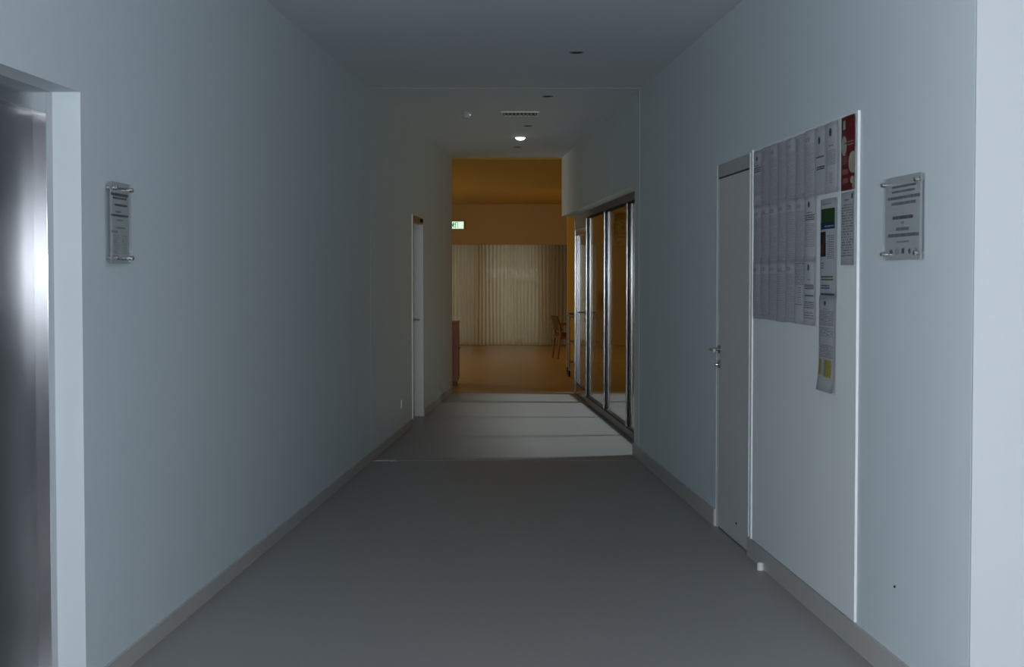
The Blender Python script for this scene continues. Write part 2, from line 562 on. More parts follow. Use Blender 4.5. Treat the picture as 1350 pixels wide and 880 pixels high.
# ------------------------------------------------------------------ doors
def lever_handle(parent, x, z, y_face, dirx, name='handle', reach=.058, mat='chrome'):
    """rose, neck and lever on the face y = y_face of a door (the corridor is towards -y)"""
    h = B().lathe([(.026, y_face), (.026, y_face - .007), (.022, y_face - .010)], (x, 0, z), 'y', 24)
    h = h.obj(name, mat, parent, smooth=True)
    yo = y_face - reach
    B().tube([(x, y_face - .008, z), (x, yo + .012, z), (x + dirx * .004, yo + .003, z), (x + dirx * .016, yo, z),
              (x + dirx * .125, yo, z)], [.010, .0095, .0095, .010, .009], 14).obj('lever', mat, h, smooth=True)
    return h


# grey door in the right wall
d1 = struct(empty('door_1', at_r(DY1, 0), ROT_R))
W1 = (DY1 - DY0) * KR
b = B().box(0, 0.003, 0, .028, .15, 2.15).box(W1 - .03, 0.003, 0, W1, .15, 2.15)
b.obj('jamb', 'door_frame_grey', d1)
B().box(.028, 0.003, 2.076, W1 - .03, .15, 2.15).obj('head_panel', 'door_frame_grey', d1)
B().box(W1 - .012, -.006, 0, W1 - .006, .01, 2.15).obj('edge_bead', 'white_trim', d1)
B().box(.026, .03, 2.0655, W1 - .03, .09, 2.0765).box(.022, .02, 0.02, .030, .09, 2.07).obj('shadow_gap', 'dark_gap', d1)
lf = B().box(.034, .006, .008, W1 - .034, .05, 2.066).obj('leaf', 'door_grey', d1)
hd = lever_handle(d1, .085, 1.062, .006, 1)
k = B().lathe([(.025, .006), (.025, -.002), (.021, -.005)], (.085, 0, .975), 'y', 24).obj('keyhole_rose', 'chrome', d1, smooth=True)
B().lathe([(.010, -.004), (.010, -.020), (.008, -.024)], (.085, 0, .972), 'y', 18).obj('lock_cylinder', 'chrome', k, smooth=True)
B().box(.034, 0.002, 2.066, .06, .03, 2.074).obj('strike_plate', 'aluminium', d1)
B().lathe([(.006, .006), (.006, .002)], (W1 - .38, 0, .11), 'y', 10).obj('screw', 'black_rubber', d1)

# white door set back in the left wall
d2 = struct(empty('door_2', at_l(MY0, 0), ROT_L))
W2 = (MY1 - MY0) * KL
B().box(.03, .095, .006, W2 - .012, .135, 2.03).obj('leaf', 'door_grey', d2)
B().box(.0, .0, 2.035, W2, .05, 2.10).obj('head_board', 'wood_head', d2)
B().box(W2 - .30, -.012, 2.052, W2 - .12, .0, 2.085).obj('door_closer', 'dark_gap', d2)
B().box(-.03, -.012, 0, .0, .0, 2.105).box(0, -.012, 0, .006, .1, 2.035).obj('jamb_strip', 'white_trim', d2)
B().box(W2 - .012, .0, 0, W2, .135, 2.035).obj('reveal_lining', 'white_trim', d2)
lever_handle(d2, W2 - .075, 1.03, .095, -1, reach=.062)

# lift doors in their steel frame
d3 = struct(empty('door_3', at_l(LY1, 0), ROT_L))
W3 = (LY1 - LY0) * KL
R0 = .098
B().box(-.065, R0, 0, .0, .33, 2.135).obj('jamb', 'brushed_steel', d3, bevel=.0015)
B().box(-W3, R0, 0, -W3 + .065, .33, 2.135).obj('jamb', 'brushed_steel', d3, bevel=.0015)
B().box(-W3 + .065, R0, 2.056, -.065, .33, 2.135).obj('lintel', 'brushed_steel', d3, bevel=.0015)
mid = -W3 / 2
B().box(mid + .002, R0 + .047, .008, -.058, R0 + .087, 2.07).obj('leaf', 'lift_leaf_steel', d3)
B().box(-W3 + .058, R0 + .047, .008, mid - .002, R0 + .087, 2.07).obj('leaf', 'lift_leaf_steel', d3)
B().box(-W3, 0.0, 0, 0, .33, .006).obj('sill_plate', 'aluminium', d3)

# building-joint cover strips on the walls
struct(B().seg(A_R, S_R, Y_JOINT + .1, Y_JOINT + .116, -0.0016, .1, H).obj('trim_4', 'wall_paint'))
struct(B().seg(A_L, S_L, Y_JOINT + .0, Y_JOINT + .01, 0.0007, .072, H).obj('trim_5', 'wall_paint'))

# ------------------------------------------------------------------ glazed partition
GY_END = 19.98


def gx(Y): return (GY_END - Y) * KR


gp = thing('glass_partition', at_r(GY_END, 0, A_G),
           'glazed partition of slim aluminium posts and clear panes set under the lintel', 'partition', ROT_R)
G_NEAR = gx(13.05)
B().box(0, -.035, 2.18, G_NEAR, .035, 2.25).obj('head_rail', 'dark_aluminium', gp)
B().box(gx(18.52), -.035, 0, G_NEAR, .035, .075).obj('sill_rail', 'dark_aluminium', gp)
B().box(gx(18.52), -.034, .075, G_NEAR, -.012, .082).obj('sill_gasket', 'black_rubber', gp)
posts = [gx(19.93), gx(18.52), gx(16.64), gx(14.765), gx(12.9) - .2]
for i, px in enumerate(posts):
    z0 = 0 if i in (0, 1) else .075
    B().box(px - .025, -.034, z0, px + .025, -.022, 2.18).box(px - .019, -.022, z0, px + .019, .022, 2.18)\
       .box(px - .025, .022, z0, px + .025, .034, 2.18).obj('post', 'aluminium', gp)
for i in range(1, 4):
    x0, x1 = posts[i] + .0195, posts[i + 1] - .0195
    p = B().box(x0, -.005, .078, x1, .005, 2.178).obj('pane', 'pane_glass', gp)
    b = B()
    for ya, yb in ((-.022, -.006), (.006, .022)):
        b.box(x0, ya, .083, x0 + .009, yb, 2.178).box(x1 - .009, ya, .083, x1, yb, 2.178)
        b.box(x0 + .009, ya, 2.165, x1 - .009, yb, 2.178)
    b.obj('gasket', 'black_rubber', p)
# hinged glazed leaf at the day-room end
D0, D1 = posts[0] + .027, posts[1] - .027
B().box(D0 - .002, -.03, 2.07, D1 + .002, .03, 2.18).obj('transom', 'dark_aluminium', gp)
dl = B().box(D0, -.03, .012, D0 + .075, .03, 2.066).box(D1 - .075, -.03, .012, D1, .03, 2.066)\
    .box(D0 + .075, -.03, .012, D1 - .075, .03, .13).box(D0 + .075, -.03, 1.99, D1 - .075, .03, 2.066)\
    .obj('door_leaf', 'aluminium', gp)
B().box(D0 + .076, -.005, .131, D1 - .076, .005, 1.989).obj('pane', 'pane_glass', dl)
b = B()
for yy in (-.02, .012):
    b.box(D0 + .075, yy, .13, D0 + .085, yy + .008, 1.99).box(D1 - .085, yy, .13, D1 - .075, yy + .008, 1.99)
    b.box(D0 + .085, yy, .13, D1 - .085, yy + .008, .14)
b.obj('gasket', 'black_rubber', dl)
hh = lever_handle(dl, D1 - .04, 1.06, -.03, -1, reach=.07, mat='dark_aluminium')
B().lathe([(.018, -.03), (.018, -.042), (.012, -.046)], (D1 - .04, 0, .965), 'y', 18).obj('lock_cylinder', 'chrome', dl, smooth=True)

# ------------------------------------------------------------------ ceiling fittings
SLOPE_C = -0.0475
spots = [(760, 69), (722, 127), (696, 166), (682, 194)]
near = ['dark recessed downlight before the ceiling joint', 'dark recessed downlight just past the ceiling joint',
        'dark recessed downlight between air grille and lit lamp', 'dark recessed downlight beyond the lit ceiling lamp']
proto = None
for i, (x, y) in enumerate(spots):
    dx, dz = ray(x, y)
    Y = (H - EYE) / dz
    if proto is None:
        o = thing('downlight', (dx * Y, Y, H), near[i], 'downlight', 0, 'row of unlit downlights')
        B().lathe([(.047, 0), (.047, -.003), (.042, -.004), (.034, -.003), (.034, -.001)], n=28).obj('rim', 'dark_aluminium', o)
        B().lathe([(.034, -.0005), (.033, -.003), (.02, -.0045)], n=28).obj('lens', 'black_rubber', o)  # black disc stands in for the shaded cavity of the unlit fitting
        proto = o
    else:
        o = proto.copy()
        col.objects.link(o)
        o.location = (dx * Y, Y, H)
        o['label'] = near[i]
        for ch in proto.children:
            c = ch.copy()
            col.objects.link(c)
            c.parent = o
dx, dz = ray(686, 180)
Y = (H - EYE) / dz
o = thing('ceiling_lamp', (dx * Y, Y, H), 'small bright white lamp shining in the ceiling behind the grille', 'lamp')
B().lathe([(.066, 0), (.066, -.008), (.056, -.012)], n=28).obj('rim', 'grey_plastic', o)
B().lathe([(.055, -.010), (.054, -.020), (.044, -.032), (.028, -.040), (.01, -.043)], n=28).obj('bulb', 'lamp_lens', o, smooth=True)
dx, dz = ray(615, 148)
Y = (H - EYE) / dz
o = thing('smoke_detector', (dx * Y, Y, H), 'small round grey smoke detector on the corridor ceiling', 'detector')
B().lathe([(.044, 0), (.044, -.018), (.040, -.022)], n=24).obj('base', 'grey_plastic', o)
B().lathe([(.036, -.021), (.038, -.034), (.034, -.052), (.026, -.058)], n=24).obj('sensor_head', 'grey_plastic', o, smooth=True)
B().box(.030, -.046, -.034, .040, -.036, -.026).obj('indicator', 'led_white', o)

dx, dz = ray(685.5, 149.5)
Y = (H - EYE) / dz
o = thing('air_grille', (dx * Y, Y, H), 'square white air grille with dark slots in the corridor ceiling', 'grille')
g = .178
B().box(-g, -g, -.012, g, -g + .02, 0).box(-g, g - .02, -.012, g, g, 0).box(-g, -g + .02, -.012, -g + .02, g - .02, 0)\
   .box(g - .02, -g + .02, -.012, g, g - .02, 0).obj('frame', 'white_plastic', o)
B().box(-g + .02, -g + .02, -.002, g - .02, g - .02, -.0005).obj('backing', 'grille_shadow', o)
for i in range(9):
    x = -g + .035 + i * (2 * g - .07) / 8
    B().prism([(x - .009, -g + .02), (x + .006, -g + .02), (x + .006, g - .02), (x - .009, g - .02)], -.011, -.003)\
       .obj('slat', 'grey_plastic', o)

# ------------------------------------------------------------------ notice board and its papers
NB0, NB1 = Yr(993.5, 400), Yr(1132, 400)
WB = (NB0 - NB1) * KR
nb = thing('notice_board', at_r(NB0, .105), 'tall pale notice board from baseboard to door height beside the grey door', 'notice board', ROT_R)
B().box(.03, -.008, 0, WB, 0, 2.045).obj('panel', 'board_fabric', nb)
B().box(0, -.016, 0, .03, 0, 2.05).obj('edge_strip', 'white_trim', nb)
B().box(WB, -.010, 0, WB + .004, 0, 2.047).obj('edge_strip', 'white_trim', nb)
B().box(.03, -.010, 2.045, WB, 0, 2.05).obj('top_strip', 'white_trim', nb)


def board_x(x, y=400): return (NB0 - Yr(x, y)) * KR


def sheet(name, mat, xl, zt, w, h, off, label, cat, group=None, bow=.004, curl=0.0, skew=0.0):
    """a sheet of paper hung on the board; xl from the board's far edge, zt top height"""
    nu, nv = 6, 10
    bm = bmesh.new()
    uvl = bm.loops.layers.uv.new('UVMap')
    g = []
    for j in range(nv + 1):
        v = j / nv
        row = []
        for i in range(nu + 1):
            u = i / nu
            y = -off - bow * math.sin(math.pi * u) * (0.4 + .6 * v) - curl * max(0, .35 - v) ** 2 * 8
            row.append((bm.verts.new((u * w + skew * (1 - v), y, (v - 1) * h)), u, v))
        g.append(row)
    for j in range(nv):
        for i in range(nu):
            q = [g[j][i], g[j][i + 1], g[j + 1][i + 1], g[j + 1][i]]
            f = bm.faces.new([p[0] for p in q])
            for lp, p in zip(f.loops, q):
                lp[uvl].uv = (p[1], p[2])
            f.smooth = True
    ext = bmesh.ops.solidify(bm, geom=list(bm.faces), thickness=.0003)
    me = bpy.data.meshes.new(name)
    bm.to_mesh(me)
    bm.free()
    me.materials.append(MATS[mat])
    o = bpy.data.objects.new(name, me)
    col.objects.link(o)
    Y = NB0 - xl / KR
    o.location = at_r(Y, zt)
    o.rotation_euler = (0, 0, ROT_R)
    tag(o, label, cat, group)
    return o


PAPER = (0.82, 0.82, 0.84)
INK = (0.06, 0.06, 0.08)
variants = []
for i in range(5):
    p = Print('typed_page_%d' % i, PAPER)
    p.text(.10, .06, .88, .80 if i != 3 else .86, 34 - 2 * i, INK, .42, seed=13.1 * i, cell=24 + 5 * i, thick=.42, gaps=.44)
    p.text(.12, .84, .6, .90, 3, INK, .6, seed=3.1 * i, cell=18, thick=.5)
    p.done()
    variants.append('typed_page_%d' % i)
p = Print('list_page', PAPER)
p.text(.08, .05, .92, .96, 44, INK, .40, seed=4, cell=30, thick=.5, gaps=.42); p.done()
p = Print('short_page', PAPER)
p.text(.08, .62, .92, .97, 14, INK, .7, seed=5, cell=22, thick=.4); p.text(.40, .34, .70, .60, 7, INK, .6, seed=9, cell=22, thick=.35)
p.text(.1, .3, .8, .33, 1, INK, .7, seed=2); p.done()
p = Print('crest_page', PAPER)
p.ell(.5, .86, .085, .045, (.03, .035, .06), .9)
p.text(.25, .73, .75, .76, 1, INK, .7, seed=1)
p.text(.08, .62, .92, .72, 3, INK, .75, seed=8, cell=20, thick=.6, gaps=.35); p.text(.08, .22, .92, .58, 14, INK, .5, seed=6, cell=24, thick=.35); p.done()
p = Print('crest_page_short', PAPER)
p.ell(.5, .88, .09, .05, (.03, .035, .06), .9)
p.text(.35, .69, .65, .715, 1, INK, .7, seed=3)
p.text(.1, .55, .9, .63, 3, INK, .85, seed=3, cell=26, thick=.6, gaps=.33)
p.text(.1, .44, .9, .48, 1, INK, .8, seed=13, thick=.6, gaps=.36)
p.text(.08, .26, .92, .37, 4, INK, .8, seed=23, cell=20, thick=.5, gaps=.36); p.text(.08, .1, .92, .22, 3, INK, .7, seed=33, thick=.4); p.done()
p = Print('cover_page', (.76, .76, .78))
p.ell(.48, .80, .10, .055, (.03, .035, .06), .9)
p.text(.2, .545, .85, .575, 1, INK, .8, seed=3, thick=.7, gaps=.3); p.text(.22, .37, .9, .43, 2, INK, .95, seed=5, thick=.6, gaps=.3); p.done()
p = Print('letter_page', (.76, .76, .78))
p.ell(.46, .86, .11, .06, (.03, .035, .06), .9)
p.text(.3, .66, .7, .69, 1, INK, .7, seed=3)
p.text(.08, .40, .88, .62, 9, INK, .55, seed=7, cell=26, thick=.4); p.text(.35, .14, .62, .30, 6, INK, .6, seed=9, cell=20, thick=.35); p.done()
p = Print('name_list_page', (.70, .70, .72))
p.rect(.84, .90, .95, .97, (.03, .04, .08), .9)
p.text(.3, .88, .7, .92, 1, INK, .7, seed=1)
p.text(.06, .12, .95, .85, 20, INK, .62, seed=2, cell=14, thick=.5, gaps=.46); p.done()
p = Print('red_poster', (.24, .014, .02), .35)
CR = (.62, .58, .47)
p.rect(.14, .83, .36, .95, CR); p.ell(.24, .61, .22, .135, CR); p.ell(.90, .365, .31, .145, CR)
p.rect(.86, .0, 1.0, .17, CR); p.ell(.86, .13, .14, .05, CR)
p.text(.5, .60, .95, .68, 2, (.55, .4, .38), .75, seed=4, cell=24, gaps=.35); p.rect(.24, .63, .55, .645, (.1, .02, .02), .8)
p.text(.12, .36, .50, .50, 5, (.6, .45, .4), .55, seed=6, cell=20, gaps=.4)
p.rect(.12, .22, .55, .29, (.55, .22, .20), .7); p.rect(.16, .10, .55, .165, (.55, .22, .20), .7); p.done()
p = Print('event_poster', (.76, .77, .79))
p.text(.15, .94, .75, .965, 1, INK, .5, seed=2)
p.rect(.08, .76, .92, .90, (.03, .115, .03)); p.rect(.03, .695, .92, .765, (.02, .05, .17)); p.text(.35, .715, .88, .745, 1, (.6, .65, .8), .8, seed=3)
p.rect(.03, .42, .42, .67, (.035, .025, .02)); p.ell(.16, .50, .12, .055, (.25, .05, .03), .8); p.ell(.3, .60, .08, .05, (.06, .10, .03), .9)
p.text(.50, .40, .88, .64, 13, INK, .75, seed=7, cell=22, thick=.4, gaps=.38); p.text(.06, .30, .3, .37, 3, (.05, .10, .04), .7, seed=5)
p.text(.08, .18, .84, .235, 2, (.05, .14, .02), .85, seed=9, thick=.6, gaps=.34); p.text(.08, .095, .64, .145, 2, (.03, .06, .22), .85, seed=11, thick=.6, gaps=.34)
p.text(.08, .03, .92, .06, 1, (.03, .06, .18), .85, seed=12, thick=.7, gaps=.3); p.done()
p = Print('long_letter', (.72, .73, .75))
p.ell(.46, .93, .07, .025, (.03, .035, .06), .85); p.text(.35, .865, .65, .88, 1, INK, .7, seed=4)
p.text(.08, .70, .92, .86, 9, INK, .6, seed=1, cell=20, thick=.45); p.text(.08, .58, .90, .68, 6, INK, .6, seed=5, cell=16, thick=.45, gaps=.47)
p.text(.1, .36, .92, .50, 8, INK, .6, seed=9, cell=22, thick=.45)
YEL = (.62, .50, .05)
p.rect(.02, .17, .22, .335, YEL, .85); p.rect(.50, .15, .84, .335, YEL, .85); p.rect(.40, .16, .52, .335, (.22, .33, .10), .6)
p.text(.05, .17, .85, .33, 8, INK, .35, seed=19, cell=18, thick=.4); p.done()

ordw = ['first', 'second', 'third', 'fourth', 'fifth', 'sixth', 'seventh']
rown = ['top', 'middle', 'bottom']
colpx = [995.3, 1005.7, 1016.5, 1027.8, 1039.7, 1052.2, 1064.8]
ROWH = .287
sheet_no = 0
for r in range(3):
    for cidx, px in enumerate(colpx):
        if cidx == 6 and r == 1:
            mt = 'crest_page'
        elif cidx == 6 and r == 2:
            mt = 'crest_page_short'
        elif cidx == 5 and r == 2:
            mt = 'short_page'
        elif r == 0 and cidx == 0:
            mt = 'crest_page'
        elif r == 0:
            mt = 'list_page' if cidx % 2 else variants[0]
        else:
            mt = variants[(cidx * 2 + r) % 5]
        x0 = board_x(px)
        nxt = board_x(colpx[cidx + 1]) if cidx < 6 else x0 + .20
        off = .010 + .0012 * cidx + .0012 * ((r + 1) % 2)
        what = {'crest_page': 'printed page with dark crest on notice board', 'crest_page_short': 'crested page with short paragraphs on notice board',
                'short_page': 'half empty typed page on notice board'}.get(mt, 'densely typed page on notice board')
        lab = '%s, %s row, %s column from grey door' % (what, rown[r], ordw[cidx])
        sheet('notice_sheet', mt, x0 + .002, 2.143 - r * ROWH + random.uniform(-.003, .003), min(.205, nxt - x0 + .012),
              .292, off, lab, 'paper', 'typed pages pinned on the notice board', bow=.005 + .003 * random.random())
x0 = board_x(1078.3); sheet('notice_sheet', 'cover_page', x0, 2.142, .200, .295, .019, 'nearly blank cover page with small crest, beside the typed pages', 'paper', bow=.006)
x0 = board_x(1093.5); sheet('notice_sheet', 'letter_page', x0, 2.142, .202, .295, .0205, 'crested letter page pinned next to the red poster', 'paper', bow=.006)
x0 = board_x(1112); sheet('poster', 'red_poster', x0, 2.145, board_x(1129.4) - x0, .300, .014, 'red poster with cream ovals in the top corner of notice board', 'poster', bow=.003)
x0 = board_x(1112.5); sheet('notice_sheet', 'name_list_page', x0, 1.838, board_x(1128.8) - x0, .297, .014, 'grey name list page hanging below the red poster', 'paper', bow=.003)
x0 = board_x(1085.0); sheet('poster', 'event_poster', x0, 1.826, board_x(1106.3) - x0, .425, .014, 'white poster with green and blue banner and dark photo', 'poster', bow=.007)
x0 = board_x(1084.8); sheet('notice_sheet', 'long_letter', x0, 1.408, board_x(1106.0) - x0, .405, .0165, 'long letter with yellow highlighted lines, hanging below the banner poster', 'paper', bow=.007, curl=.012)

# ------------------------------------------------------------------ plaques on stand-offs
p = Print('plaque_print', (.66, .68, .70), .4)
DK = (.05, .052, .06)
K = dict(thick=.92, cell=70, gaps=.40)
p.text(.18, .875, .84, .905, 1, DK, .85, seed=1, **K); p.text(.18, .815, .80, .845, 1, DK, .8, seed=2, **K)
p.text(.06, .735, .94, .775, 1, DK, .8, seed=3, **K); p.text(.16, .665, .84, .705, 1, DK, .75, seed=4, **K)
p.text(.20, .49, .76, .535, 1, DK, .95, seed=5, **K); p.text(.44, .43, .52, .465, 1, DK, .6, seed=6, thick=.9, gaps=.2)
p.text(.30, .35, .66, .395, 1, DK, .7, seed=7, **K); p.text(.08, .275, .92, .32, 1, DK, .8, seed=8, **K)
p.text(.33, .205, .66, .225, 1, DK, .7, seed=9, **K)
p.ell(.17, .095, .05, .03, (.03, .05, .06), .9); p.rect(.28, .06, .40, .13, (.30, .35, .33), .6); p.rect(.46, .07, .54, .135, (.02, .07, .18), .95)
p.ell(.68, .095, .035, .035, DK, .85); p.rect(.84, .07, .87, .13, DK, .7); p.done()
p = Print('plaque_print_dark', (.66, .68, .69), .4)
p.text(.20, .925, .92, .955, 1, DK, .8, seed=21, **K)
p.text(.06, .84, .97, .88, 1, DK, .95, seed=1, thick=.9, gaps=.2); p.text(.15, .80, .90, .83, 1, DK, .85, seed=2, thick=.9, gaps=.25)
p.text(.25, .715, .92, .745, 1, DK, .95, seed=3, thick=.9, gaps=.2); p.text(.3, .63, .6, .66, 1, DK, .7, seed=4, **K)
p.text(.05, .585, .97, .615, 1, DK, .9, seed=5, thick=.9, gaps=.22); p.text(.35, .53, .7, .55, 1, DK, .6, seed=7, **K)
p.text(.35, .435, .8, .455, 1, DK, .8, seed=8, thick=.9, gaps=.25); p.text(.05, .38, .4, .41, 1, DK, .6, seed=9, **K)
p.text(.20, .12, .46, .36, 9, DK, .45, seed=10, cell=24, thick=.55); p.text(.62, .12, .90, .36, 9, DK, .45, seed=12, cell=24, thick=.55)
p.text(.15, .04, .85, .07, 1, DK, .8, seed=14, thick=.9, gaps=.4); p.done()


def plaque(loc, rot, w, h, mat, label, out):
    t = thing('wall_plaque', loc, label, 'plaque', rot)
    B().box(0, -out, 0, w, -out + .008, h).obj('acrylic_panel', 'acrylic', t)
    bm = bmesh.new()
    uvl = bm.loops.layers.uv.new('UVMap')
    y = -out + .0095
    fcs = []
    for yy, q in ((y, ((0, 0), (1, 0), (1, 1), (0, 1))), (y + .001, ((0, 0), (0, 1), (1, 1), (1, 0)))):
        vs = [bm.verts.new((.002 + u * (w - .004), yy, .002 + v * (h - .004))) for u, v in q]
        f = bm.faces.new(vs)
        for lp, uv in zip(f.loops, q):
            lp[uvl].uv = uv
    me = bpy.data.meshes.new('print')
    bm.to_mesh(me)
    bm.free()
    me.materials.append(MATS[mat])
    po = bpy.data.objects.new('print', me)
    col.objects.link(po)
    po.parent = t
    for xx in (.022, w - .022):
        for zz in (.022, h - .022):
            B().lathe([(.008, 0), (.008, -out + .012)], (xx, 0, zz), 'y', 14).lathe(
                [(.009, -out), (.009, -out - .012), (.006, -out - .015)], (xx, 0, zz), 'y', 14).obj('standoff', 'chrome', t, smooth=True)
    return t


PR0, PR1 = 5.895, 5.455
plaque(at_r(PR0, 1.555), ROT_R, (PR0 - PR1) * KR, .30, 'plaque_print', 'clear wall plaque with rows of dark lettering and small logos', .022)
PL0, PL1 = 5.757, 5.995
plaque(at_l(PL0, 1.542), ROT_L, (PL1 - PL0) * KL, .30, 'plaque_print_dark', 'small clear wall plaque with two text columns beside the lift', .03)

# ------------------------------------------------------------------ small things on walls and floor
o = thing('wall_socket', at_l(14.77, .25), 'small white wall socket low on the wall before the white door', 'socket', ROT_L)
B().box(-.04, -.010, 0, .04, 0, .08).obj('plate', 'white_plastic', o, bevel=.002)
B().lathe([(.020, -.010), (.020, -.012), (.017, -.013)], (0, 0, .04), 'y', 18).obj('socket_face', 'grey_plastic', o)

dx, dz = ray(1002.5, 752)
Y = -EYE / dz
o = thing('door_stop', (dx * Y, Y, 0), 'small white cylindrical door stop on the floor beside the grey door', 'door stop')
B().lathe([(.017, 0), (.017, .020), (.015, .024)], n=20).obj('post', 'white_plastic', o)
B().lathe([(.0155, .0235), (.0175, .027), (.0165, .034), (.010, .039), (.003, .040)], n=20).obj('cap', 'white_plastic', o, smooth=True)

Y, z = on_line(1180, 774, A_R, S_R)
o = thing('wall_screw', at_r(Y, z), 'tiny black screw in the wall below the clear plaque', 'screw', ROT_R)
B().lathe([(.005, 0), (.005, -.003), (.003, -.005)], n=12, axis='y').obj('head', 'black_rubber', o)

# ------------------------------------------------------------------ day room things
# running-man exit sign on the bulkhead
sg = thing('exit_sign', (-1.17, 33.0, 2.46), 'lit green and white emergency exit sign high on the ochre bulkhead', 'exit sign')
B().box(-.17, -.045, 0, .17, 0, .165).obj('housing', 'white_plastic', sg, bevel=.004)
B().box(-.16, -.048, .01, .16, -.0455, .155).obj('face', 'sign_white', sg)
b = B()
yo = -.0495

b.box(-.012, yo, .02, .0, yo + .001, .145).box(.038, yo, .02, .046, yo + .001, .145).box(.0, yo, .135, .038, yo + .001, .145)  # doorway
b.obj('doorway_pictogram', 'sign_green', sg)
b = B().lathe([(.014, yo), (.014, yo + .001)], (-.048, 0, .128), 'y', 14)
def limb(b, pts, w):
    for (x0, z0), (x1, z1) in zip(pts, pts[1:]):
        L = math.hypot(x1 - x0, z1 - z0)
        nx, nz = -(z1 - z0) / L * w / 2, (x1 - x0) / L * w / 2
        q = [(x0 - nx, z0 - nz), (x1 - nx, z1 - nz), (x1 + nx, z1 + nz), (x0 + nx, z0 + nz)]
        a = [b.bm.verts.new((x, yo, z)) for x, z in q]
        c = [b.bm.verts.new((x, yo + .001, z)) for x, z in q]
        b.bm.faces.new(a); b.bm.faces.new(list(reversed(c)))
        for i in range(4):
            b.bm.faces.new([a[i], c[i], c[(i + 1) % 4], a[(i + 1) % 4]])
limb(b, [(-0.048, 0.110), (-0.065, 0.070)], 0.032)
limb(b, [(-0.048, 0.105), (-0.021, 0.098), (-0.010, 0.110)], 0.013)
limb(b, [(-0.054, 0.105), (-0.082, 0.100), (-0.090, 0.080)], 0.013)
limb(b, [(-0.065, 0.072), (-0.040, 0.058), (-0.044, 0.030)], 0.016)
limb(b, [(-0.065, 0.072), (-0.086, 0.048), (-0.117, 0.045)], 0.016)
b.obj('running_figure', 'sign_green', sg)


def curtain(x0, x1, z0, z1, y, label, ph):
    pitch = .077
    n = int((x1 - x0) / pitch * 8)
    rows = [z0, z0 + .5, z0 + 1.1, z1 - .25, z1 - .08, z1]
    amp = [.034, .036, .036, .034, .028, .022]
    bm = bmesh.new()
    g = []
    for j, z in enumerate(rows):
        row = []
        for i in range(n + 1):
            x = x0 + (x1 - x0) * i / n
            t = x / pitch * 2 * math.pi + ph
            yy = y + amp[j] * math.sin(t + .35 * math.sin(x * 9 + z * .6)) + .012 * math.sin(x * 5.1 + z)
            xx = x + .010 * math.sin(2 * t) + .006 * math.sin(z * 2 + x * 11)
            row.append(bm.verts.new((xx, yy, z)))
        g.append(row)
    for j in range(len(rows) - 1):
        for i in range(n):
            f = bm.faces.new([g[j][i], g[j][i + 1], g[j + 1][i + 1], g[j + 1][i]])
            f.smooth = True
    me = bpy.data.meshes.new('curtain')
    bm.to_mesh(me)
    bm.free()
    me.materials.append(MATS['curtain_cloth'])
    o = bpy.data.objects.new('curtain', me)
    col.objects.link(o)
    return tag(o, label, 'curtain')


curtain(-1.62, -.72, .025, 2.30, 33.38, 'narrow pale pleated curtain over the barred window, near the wood cabinet', 0)
curtain(-.70, 1.19, .025, 2.30, 33.38, 'wide pale pleated curtain across the far window behind the chair', 1.3)
tag(B().box(-1.65, 33.36, 2.30, 1.22, 33.40, 2.33).obj('curtain_rail', 'aluminium'),
    'slim metal curtain rail above both pleated curtains behind the bulkhead', 'curtain rail')

# reddish cabinet just past the end of the left wall
cb = thing('cabinet', (-1.17, 21.62, 0), 'low reddish brown wooden cabinet past the end of left wall', 'cabinet')
hw, hd = .435, .27
B().box(-hw, -hd, .06, hw, hd, .845).obj('body', 'wood_red', cb)
B().box(-hw + .01, -hd + .02, 0, hw - .02, hd - .01, .06).obj('plinth', 'wood_chair', cb)
B().box(-hw - .006, -hd - .012, .845, hw + .014, hd + .012, .868).obj('top', 'wood_red', cb, bevel=.003)
for s in (-1, 1):
    dd = B().box(hw, min(0, s * (hd - .006)) + (.003 if s > 0 else 0), .075, hw + .006, max(0, s * (hd - .006)) - (.003 if s < 0 else 0), .83)\
        .obj('door', 'wood_red', cb)
    B().lathe([(.010, hw + .006), (.012, hw + .018), (.006, hw + .022)], (0, s * .03, .5), 'x', 14).obj('knob', 'chrome', dd)

# armchair with wooden legs, seen side-on
ch = thing('armchair', (1.06, 28.45, 0), 'wooden armchair with olive padded back, in front of the far curtain', 'chair', math.radians(10))
for sy in (-1, 1):
    yy = .24 * sy
    B().tube([(-.285, yy, 0), (-.255, yy, .30), (-.235, yy, .44), (-.262, yy, .62)], [.016, .022, .024, .018], 10).obj('leg', 'wood_chair', ch, smooth=True)
    B().tube([(.25, yy, 0), (.235, yy, .35), (.215, yy, .60)], [.016, .022, .020], 10).obj('leg', 'wood_chair', ch, smooth=True)
    B().box(-.255, yy - .025, .60, .26, yy + .025, .628).obj('armrest', 'wood_chair', ch, bevel=.008)
    B().box(-.24, yy - .012, .355, .23, yy + .012, .41).obj('side_rail', 'wood_chair', ch)
B().box(-.24, -.225, .39, .25, .225, .465).obj('seat', 'upholstery', ch, bevel=.02)
b = B()
bm = b.bm
prof = [(-.245, .50), (-.285, .62), (-.325, .76), (-.285, .775), (-.235, .64), (-.195, .51)]
a = [bm.verts.new((x, -.225, z)) for x, z in prof]
c = [bm.verts.new((x, .225, z)) for x, z in prof]
bm.faces.new(a); bm.faces.new(list(reversed(c)))
for i in range(6):
    bm.faces.new([a[i], c[i], c[(i + 1) % 6], a[(i + 1) % 6]])
b.obj('backrest', 'upholstery', ch, bevel=.012)
B().box(-.25, -.23, .36, -.22, .23, .41).obj('back_rail', 'wood_chair', ch)

